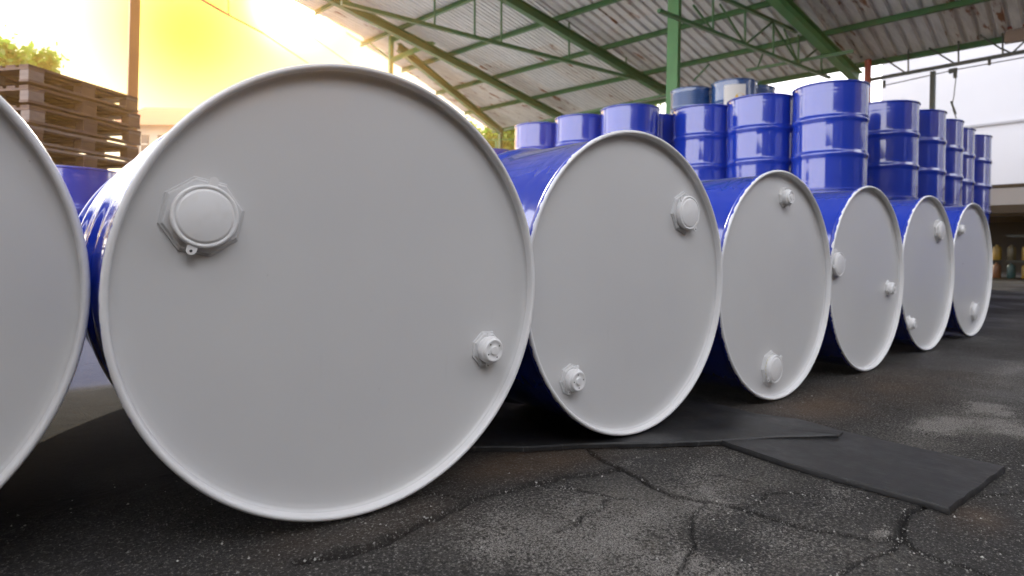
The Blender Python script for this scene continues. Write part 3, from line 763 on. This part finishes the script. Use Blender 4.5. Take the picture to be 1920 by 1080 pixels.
# columns
def column(x, y_, w_, label=None, m=MGREEN, ztop=None, par=shed, name='column'):
    pass
cb_ = at_depth(1262, 165, 9.2)
ht_roof = lambda x, y: (E2[2] - (nr[0]*(x-E2[0])+nr[1]*(y-E2[1]))/nr[2])
def ibeam_col(x, y, z0, z1, wd, m, par=None, ang=0.0, name='column', m2=None):
    c, s = math.cos(ang), math.sin(ang); h = (z1-z0)/2; zc = (z0+z1)/2
    u = np.array([c, s, 0]); v2 = np.array([-s, c, 0]); th = wd*.09
    web = boxv((x, y, zc), u*(wd/2-th), v2*th*.6, (0, 0, h))
    f1 = boxv(np.array([x, y, zc])+u*(wd/2-th/2), u*th/2, v2*wd/2, (0, 0, h)); f2 = boxv(np.array([x, y, zc])-u*(wd/2-th/2), u*th/2, v2*wd/2, (0, 0, h))
    V, Fc = joinv([web, f1, f2])
    return wmesh(name, V, Fc, m, par)
ibeam_col(cb_[0], cb_[1], 0, ht_roof(cb_[0], cb_[1])-.14, .165, MGREEN2, shed, math.radians(20))
pr = at_plane(1627, 150, T4, n3); V, Fc = rodv((pr[0], pr[1], 0), (pr[0], pr[1], 3.95), .055, 12); wmesh('downpipe', V, Fc, MRED, shed)
pq = at_plane(1749, 160, T4, n3); V, Fc = beamv((pq[0], pq[1], 0), (pq[0], pq[1], g4(1749, 134)[2]), .07, .07); wmesh('column', V, Fc, MDARK, shed)
pe = rc_[0]; ibeam_col(pe[0], pe[1], 0, pe[2]+.05, .10, MGREEN, shed)
for tt in (2.0, -3.0):
    P = E2+es*.1+et*tt
    if tt < 0: ibeam_col(P[0], P[1], 0, P[2]-.1, .14, MGREEN, shed)
# truss and short post at the roof's left corner
pl_ = rp(733, 100, -.35)
n5 = np.array([FW[0], FW[1], 0.]); n5 /= np.linalg.norm(n5)
V, Fc = beamv((pl_[0], pl_[1], 0), (pl_[0], pl_[1], pl_[2]+.55), .085, .085); wmesh('column', V, Fc, MGREEN2, shed)
truss(pl_, n5, [((733, 66), (560, -12))], [((733, 76), (868, 8)), ((733, 114), (995, -2)), ((868, 8), (930, -22))], [((815, 40), (815, 76)), ((850, 22), (850, 58)), ((890, -4), (890, 42)), ((670, 30), (740, 66)), ((733, 112), (690, 78))], '', .09, MGREEN2)
# tie rods crossing the open sky left of the roof
def sky_pt(x, y, dpt): return at_depth(x, y, dpt)
V, Fc = joinv([rodv(sky_pt(372, -4, 8.2), sky_pt(430, 29, 9.0), .020), rodv(sky_pt(430, 29, 9.0), sky_pt(493, 62, 9.8), .013), rodv(sky_pt(493, 62, 9.8), sky_pt(578, 119, 10.9), .008), rodv(sky_pt(428, -10, 8.9), sky_pt(429, 28, 9.0), .009)])
o = wmesh('tie_rod', V, Fc, MRED); tag(o, 'thin reddish tie rod crossing the yellow sky above the nearest drum', 'rod')
V, Fc = joinv([rodv(sky_pt(488, -6, 9), sky_pt(592, 74, 10), .007), rodv(sky_pt(592, 74, 10), sky_pt(660, 122, 11), .007)])
o = wmesh('tie_wire', V, Fc, MDARK); tag(o, 'thin wire crossing the pale sky just right of the sun', 'wire')
# hanging panel in the top right corner
g5 = lambda x, y: at_plane(x, y, T4-es*.0, n3)
V, Fc = joinv([beamv(g5(1884, 66), g5(1960, 53), .12, .27)]); o = wmesh('hanging_sign', V, Fc, mat('brown_board', (.20, .14, .10), .6)); tag(o, 'brown boxed sign board hung on the lattice in the top right corner', 'sign')
V, Fc = beamv(g5(1885, 56)-n3*.02, g5(1960, 42)-n3*.02, .14, .03); wmesh('red_strip', V, Fc, mat('red_strip', (.30, .05, .03), .6), o)
# orange brown post on the left
pp = at_depth(246, 120, 7.2)
V, Fc = beamv((pp[0], pp[1], 0), (pp[0]+.045, pp[1], 5.4), .105, .105, (1, 0, 0)); o = wmesh('steel_post', V, Fc, MORG); tag(o, 'tall brown steel post rising behind the pallet stack', 'post')

# ------------------------------------------------------------------ pallets
MWOOD = []
for k, c in enumerate([(.13, .075, .055), (.17, .11, .085), (.10, .06, .045), (.24, .19, .17)]):
    M = mat('pallet_wood_%s' % 'abcd'[k], c, .75); v_ = coords(M, (1.2, 1.2, 14)); n1 = noise(M, v_, 4, 5, .7)
    lk(M, mixc(M, ramp(M, n1, [(.3, 0.0), (.75, 1.0)]), c, tuple(x*.5 for x in c)), BS(M).inputs['Base Color']); lk(M, bump(M, n1, .3, .004), BS(M).inputs['Normal']); MWOOD.append(M)
ZP = 1.87; pc = at_z(57, 115, ZP); pd = at_z(265, 180, ZP)
u = pd-pc; PL = np.linalg.norm(u[:2]); ang = math.atan2(u[1], u[0]); PW = .95; PH = ZP/11
def make_pallet(e):
    """boards run along x (length PL); blocks 3 x 3"""
    def bx(nm, x0, x1, y0, y1, z0, z1, m): 
        V, Fc = boxv(((x0+x1)/2, (y0+y1)/2, (z0+z1)/2), ((x1-x0)/2, 0, 0), (0, (y1-y0)/2, 0), (0, 0, (z1-z0)/2)); return link_mesh(nm, V, Fc, m, e)
    for x0, x1 in ((0, .145), (PL*.5-.075, PL*.5+.075), (PL-.145, PL)):
        for y0, y1 in ((0, .10), (PW/2-.05, PW/2+.05), (PW-.10, PW)):
            bx('block', x0+.004, x1-.004, y0+.003, y1-.003, .022, .102, R_.choice(MWOOD))
        bx('stringer_board', x0, x1, 0.001, PW-.001, .104, .122, R_.choice(MWOOD))
    n = 7
    for k in range(n):
        y0 = k*(PW-.1)/(n-1); bx('deck_board', .0, PL, y0, y0+.10, .124, .145, R_.choice(MWOOD))
    for y0 in (0, PW/2-.05, PW-.10): bx('bottom_board', 0, PL, y0, y0+.10, 0, .020, R_.choice(MWOOD))
for lv in range(11):
    if lv < 2:
        e = empty('pallet', (0, 0, 0)); make_pallet(e)
        if lv == 0: pe0 = e
        else: pe1 = e
    else: e = copy_tree(R_.choice([pe0, pe1]))
    e.location = (pc[0]+R_.uniform(-.015, .015), pc[1]+R_.uniform(-.015, .015), lv*PH); e.rotation_euler = (0, 0, ang+R_.uniform(-.02, .02))
    nth = ['lowest', 'second from bottom', 'third from bottom', 'fourth from bottom', 'fifth from bottom', 'middle', 'fifth from top', 'fourth from top', 'third from top', 'second from top', 'topmost'][lv]
    tag(e, f'weathered brown wooden pallet, {nth} of the stack at the left', 'pallet', 'wooden pallets stacked at the left')

# ------------------------------------------------------------------ buildings
def wall_mat(name, c, sc_=.5, rough=.7, amt=.8):
    M = mat(name, c, rough); v_ = coords(M); n1 = noise(M, v_, sc_, 6, .6)
    lk(M, mixc(M, ramp(M, n1, [(.3, 0.0), (.75, 1.0)]), c, tuple(x*amt for x in c)), BS(M).inputs['Base Color']); return M
XW = 16.5
n6 = np.array([1., 0, 0]); g6 = lambda x, y, X=XW: at_plane(x, y, np.array([X, 0, 0.]), n6)
wb = empty('white_warehouse', (XW, 2, 0), 'white walled warehouse beyond the yard at the far right', 'building')
yl = g6(1652, 200)[1]; z1 = g6(1900, 345)[2]; zs = g6(1900, 228)[2]; MW = wall_mat('white_cladding', (.46, .46, .49), .4, .5, .88)
V, Fc = boxv((XW+2, (yl-14)/2, (zs+z1)/2), (2, 0, 0), (0, (yl+14)/2, 0), (0, 0, (zs-z1)/2-.006)); wmesh('wall', V, Fc, MW, wb)
V, Fc = boxv((XW+2, (yl-14)/2, (9+zs)/2), (1.98, 0, 0), (0, (yl+14)/2, 0), (0, 0, (9-zs)/2)); wmesh('upper_wall', V, Fc, MW, wb)
V, Fc = boxv((XW+2, (yl-14)/2, z1/2-.01), (1.9, 0, 0), (0, (yl+14)/2, 0), (0, 0, z1/2-.01)); wmesh('lower_wall', V, Fc, mat('dark_interior_wall', (.035, .032, .03), .8), wb)
cn = empty('low_canopy', (12.6, 0, 0), 'low canopy with brown fascia beams over dark shelves at the right edge', 'canopy')
XC = 12.6; h = lambda y: g6(1890, y, XC)[2]
MBR = wall_mat('brown_beam', (.085, .06, .035)); MPK = wall_mat('pale_fascia', (.62, .58, .55))
ylc = g6(1858, 370, XC)[1]
def slabY(nm, y0, y1, m, X0=XC, X1=XC+.15, par=cn, yl_=3.6):
    z0, z1_ = h(y1), h(y0); V, Fc = boxv(((X0+X1)/2, (yl_-9)/2, (z0+z1_)/2), ((X1-X0)/2, 0, 0), (0, (yl_+9)/2, 0), (0, 0, (z1_-z0)/2-.002)); return wmesh(nm, V, Fc, m, par)
slabY('fascia_beam', 345, 352, MBR, XC-.02); slabY('fascia_panel', 352, 384, MPK); slabY('fascia_beam', 384, 400, MBR, XC-.05)
slabY('roof_deck', 398, 404, MBR, XC+.2, XC+2.6)
slabY('back_wall', 404, 516, wall_mat('dark_boards', (.022, .02, .016)), XC+2.4, XC+2.5)
for yy in (3.4, -1.2, -4): V, Fc = boxv((XC+.1, yy, h(402)/2), (.04, 0, 0), (0, .04, 0), (0, 0, h(402)/2-.01)); wmesh('post', V, Fc, MBR, cn)
sh = empty('storage_shelf', (XC+.9, 0, 0), 'dark shelf with two rows of bottles under the low canopy', 'shelf')
for z in (h(488)-.02, h(440)): V, Fc = boxv((XC+.9, -1, z), (.25, 0, 0), (0, 2.9, 0), (0, 0, .015)); wmesh('shelf_board', V, Fc, MDARK, sh)
V, Fc = lathe_closed([(.02, .0), (.055, 0), (.06, .01), (.06, .17), (.05, .20), (.022, .215), (.022, .235)], 12, 'z'); bme = mesh_from('canister', V, Fc, None)
cols = [mat('canister_'+n_, c, .4) for n_, c in (('yellow', (.26, .16, .02)), ('orange', (.16, .06, .02)), ('teal', (.012, .06, .06)), ('olive', (.07, .06, .03)))]
kk = 0
for row_, zz in enumerate((h(488), max(0.0, h(524)))):
    yy = g6(1869, 500, XC+.75)[1]
    cnt = {}
    while yy > g6(1935, 500, XC+.75)[1]:
        c = cols[[0, 3, 0, 1, 2, 0][kk % 6]]; me = bme.copy(); me.materials.clear(); me.materials.append(c)
        o = bpy.data.objects.new('canister', me); COL.objects.link(o); o.location = (XC+.75, yy, zz); o.scale = (1.05, 1.05, 1.15)
        cn_ = ['yellow', 'olive', 'yellow', 'orange', 'teal', 'yellow'][kk % 6]; cnt[cn_] = cnt.get(cn_, 0)+1
        tag(o, f"{ORD[cnt[cn_]-1]} {cn_} canister from the left "+('up on the shelf board' if row_ == 0 else 'on the ground under the shelf')+' at the right edge', 'canister', 'coloured canisters under the low canopy')
        yy -= .20; kk += 1
# low building behind the pallets
g7 = at_depth(262, 240, 22.0)
hb = empty('low_building', (g7[0], g7[1], 0), 'low building with a tiled roof seen past the pallet stack', 'building')
dv = np.array([RT[0], RT[1], 0]); fv = np.array([FW[0], FW[1], 0]); fv /= np.linalg.norm(fv)
zt = at_depth(300, 232, 22)[2]; zr = at_depth(300, 202, 24)[2]
c0 = np.array([g7[0], g7[1], 0])+dv*2.0+fv*2
V, Fc = boxv(c0+np.array([0, 0, zt/2]), dv*2.6, fv*1.9, (0, 0, zt/2)); wmesh('wall', V, Fc, wall_mat('cream_wall', (.55, .50, .42)), hb)
MROOF = wall_mat('tile_roof', (.34, .12, .06), 3)
V = [c0+dv*a+fv*b+np.array([0, 0, z]) for a, b, z in ((-3, -2.3, zt-.1), (3, -2.3, zt-.1), (3, 0, zr), (-3, 0, zr), (3, 2.3, zt-.1), (-3, 2.3, zt-.1))]
wmesh('roof', V, [(0, 1, 2, 3), (3, 2, 4, 5), (0, 3, 5), (1, 4, 2)], MROOF, hb)
for a in (-2.0, -1.1, -.2, .7, 1.6):
    V, Fc = boxv(c0+dv*a-fv*1.91+np.array([0, 0, zt-.75]), dv*.28, fv*.03, (0, 0, .35)); o = wmesh('window', V, Fc, mat('window_glass', (.05, .06, .07), .1), hb)
    V, Fc = joinv([boxv(c0+dv*a-fv*1.95+np.array([0, 0, zt-.75]), dv*.02, fv*.01, (0, 0, .35)), boxv(c0+dv*a-fv*1.96+np.array([0, 0, zt-.75]), dv*.28, fv*.01, (0, 0, .02))]); wmesh('frame', V, Fc, mat('window_frame', (.6, .58, .5), .5), o)
V, Fc = boxv((XW-.02, (yl-14)/2, zs), (.02, 0, 0), (0, (yl+14)/2, 0), (0, 0, .025)); wmesh('seam_strip', V, Fc, wall_mat('grey_trim', (.30, .30, .32)), wb)
# unseen building added behind the viewer to shape light and drum reflections
wr = empty('blocker_warehouse', (1.5, -8, 0), 'unseen brown warehouse added behind the viewer to shape the light', 'building')
V, Fc = boxv((3, -8.5, 3), (9, 0, 0), (0, .5, 0), (0, 0, 3)); wmesh('wall', V, Fc, wall_mat('blocker_brown', (.10, .08, .07)), wr)  # wall of the added unseen warehouse
V, Fc = boxv((6.5, -8.5, 8), (2.5, 0, 0), (0, .45, 0), (0, 0, 1.998)); wmesh('upper_blocker', V, Fc, wall_mat('upper_blocker_brown', (.10, .08, .07)), wr)  # extra height added to darken the farther drum ends
for k, xx in enumerate((-4, -1, 2, 5)):
    V, Fc = boxv((xx, -7.97, 1.6), (.9, 0, 0), (0, .04, 0), (0, 0, 1.6)); wmesh('door', V, Fc, wall_mat('blocker_door_pale', (.5, .5, .5)), wr)  # doors of the added unseen warehouse

MSW = wall_mat('blocker_cladding', (.11, .105, .10), .8)
for k in range(5):                        # unseen sheets added to cut light on the farther drums
    x0 = 1.6+k*.86; n_ = 5; cols_ = []
    for j in range(n_):
        for u_, h_ in ((0, 0), (.56, 0), (.68, 1), (.88, 1)): cols_.append((x0+(j+u_)*.172, h_))
    cols_.append((x0+.86, 0)); V = []
    for x_, h_ in cols_:
        for z_ in (.05, ht_roof(x_, -4.1)-.2): V.append((x_, -4.1-.035*h_, z_))
    wmesh('blocker_sheet', V, [(2*j, 2*j+1, 2*j+3, 2*j+2) for j in range(len(cols_)-1)], MSW, shed)
bw = wmesh('blocker_wall', *boxv((-3.4, -7, 2.2), (.12, 0, 0), (0, 3.2, 0), (0, 0, 2.2)), wall_mat('blocker_render', (.30, .29, .27), 1.2)); tag(bw, 'grey wall added left of the viewer to block light, outside the frame', 'wall')  # unseen wall added to block low light from the left


# ------------------------------------------------------------------ trees
def leafmat(name, c):
    M = mat(name, c, .55); b = BS(M); nt_ = M.node_tree
    tr = nn(M, 'ShaderNodeBsdfTranslucent'); tr.inputs[0].default_value = (c[0]*2.2, c[1]*2.2, c[2]*1.2, 1)
    mx = nn(M, 'ShaderNodeMixShader'); mx.inputs[0].default_value = .45
    outn = [q for q in nt_.nodes if q.type == 'OUTPUT_MATERIAL'][0]
    lk(M, b.outputs[0], mx.inputs[1]); lk(M, tr.outputs[0], mx.inputs[2]); lk(M, mx.outputs[0], outn.inputs[0]); return M
ML = leafmat('leaf_green', (.09, .17, .03)); MBK = mat('bark', (.10, .07, .05), .9)
def tree(x, y, zc, r, nleaf, lab, leaf=.16, seed=1):
    rs = np.random.RandomState(seed); e = empty('tree', (x, y, 0), lab, 'tree')
    limbs = [rodv((0, 0, 0), (0, 0, zc-.3*r), .16, 8)]
    cl = [rs.normal(size=3)*r*np.array([.5, .5, .42]) for _ in range(26)]
    for c in cl[:12]: limbs.append(rodv((0, 0, zc-.5*r), (c[0], c[1], zc+c[2]), .035, 5))
    V, Fc = joinv(limbs); link_mesh('trunk', V, Fc, MBK, e)
    ci = rs.randint(0, len(cl), nleaf); C_ = np.array(cl)[ci]; P = C_+rs.normal(size=(nleaf, 3))*r*.17+np.array([0, 0, zc])
    A = rs.normal(size=(nleaf, 3)); A /= np.linalg.norm(A, axis=1)[:, None]; B = np.cross(A, rs.normal(size=(nleaf, 3))); B /= np.linalg.norm(B, axis=1)[:, None]
    sz = leaf*rs.uniform(.6, 1.3, (nleaf, 1)); V = np.stack([P-A*sz, P+B*sz*.45, P+A*sz, P-B*sz*.45], 1).reshape(-1, 3)
    Fc = [(4*k, 4*k+1, 4*k+2, 4*k+3) for k in range(nleaf)]
    o = link_mesh('crown', V, Fc, ML, e); return e
def tree_px(px, py, dpt, r, n, lab, seed, leaf=.16):
    p = at_depth(px, py, dpt); tree(p[0], p[1], p[2], r, n, lab, leaf, seed)
tree_px(18, 128, 17, .95, 2000, 'bright green tree top showing above the pallets at the left edge', 3, .13)
tree_px(-110, 110, 19, 1.5, 2000, 'bright tree mostly cut off by the left edge of the frame', 8, .14)
tree_px(960, 262, 24, 1.5, 5000, 'sunlit green tree seen under the far corner of the shed roof', 5, .15)
tree_px(1040, 285, 27, 1.9, 5000, 'green tree behind the leftmost upright drums', 6, .16)
tree_px(880, 300, 26, 1.7, 4000, 'green tree low behind the two nearest lying drums', 9, .16)
tree_px(1230, 250, 30, 1.5, 3000, 'tree behind the drum stack left of the green column', 12, .16)
# small rail fence under the trees
g8 = at_depth(960, 260, 17); 
fe = empty('rail_fence', (g8[0], g8[1], 0), 'thin pale green rail fence under the trees beyond the shed', 'fence')
for yy in (262, 300): V, Fc = rodv(at_depth(860, yy+2, 17), at_depth(1130, yy-6, 17), .02, 6); wmesh('rail', V, Fc, MGREEN2, fe)
for xx in (880, 930, 980, 1030, 1080): q = at_depth(xx, 260, 17); V, Fc = rodv((q[0], q[1], 0), (q[0], q[1], q[2]), .025, 6); wmesh('fence_post', V, Fc, MGREEN2, fe)

# ------------------------------------------------------------------ flare haze
MH = bpy.data.materials.new('flare_haze'); MH.use_nodes = True; MH.node_tree.nodes.clear()
vo = nn(MH, 'ShaderNodeVolumePrincipled'); vo.inputs['Color'].default_value = (1, .54, .15, 1); vo.inputs['Density'].default_value = .0044; vo.inputs['Anisotropy'].default_value = .80  # orange volume added to imitate lens flare glow near the sun
mo = nn(MH, 'ShaderNodeOutputMaterial'); lk(MH, vo.outputs[0], mo.inputs['Volume'])
V, Fc = boxv((10, 20, 5), (150, 160, 0), (0, 0, 0), (0, 0, 0))
V, Fc = boxv((6, 6, 5.25), (47.5, 0, 0), (0, 47.5, 0), (0, 0, 6.25)); o = link_mesh('flare_haze', V, Fc, MH); tag(o, kind='stuff'); fix(o)
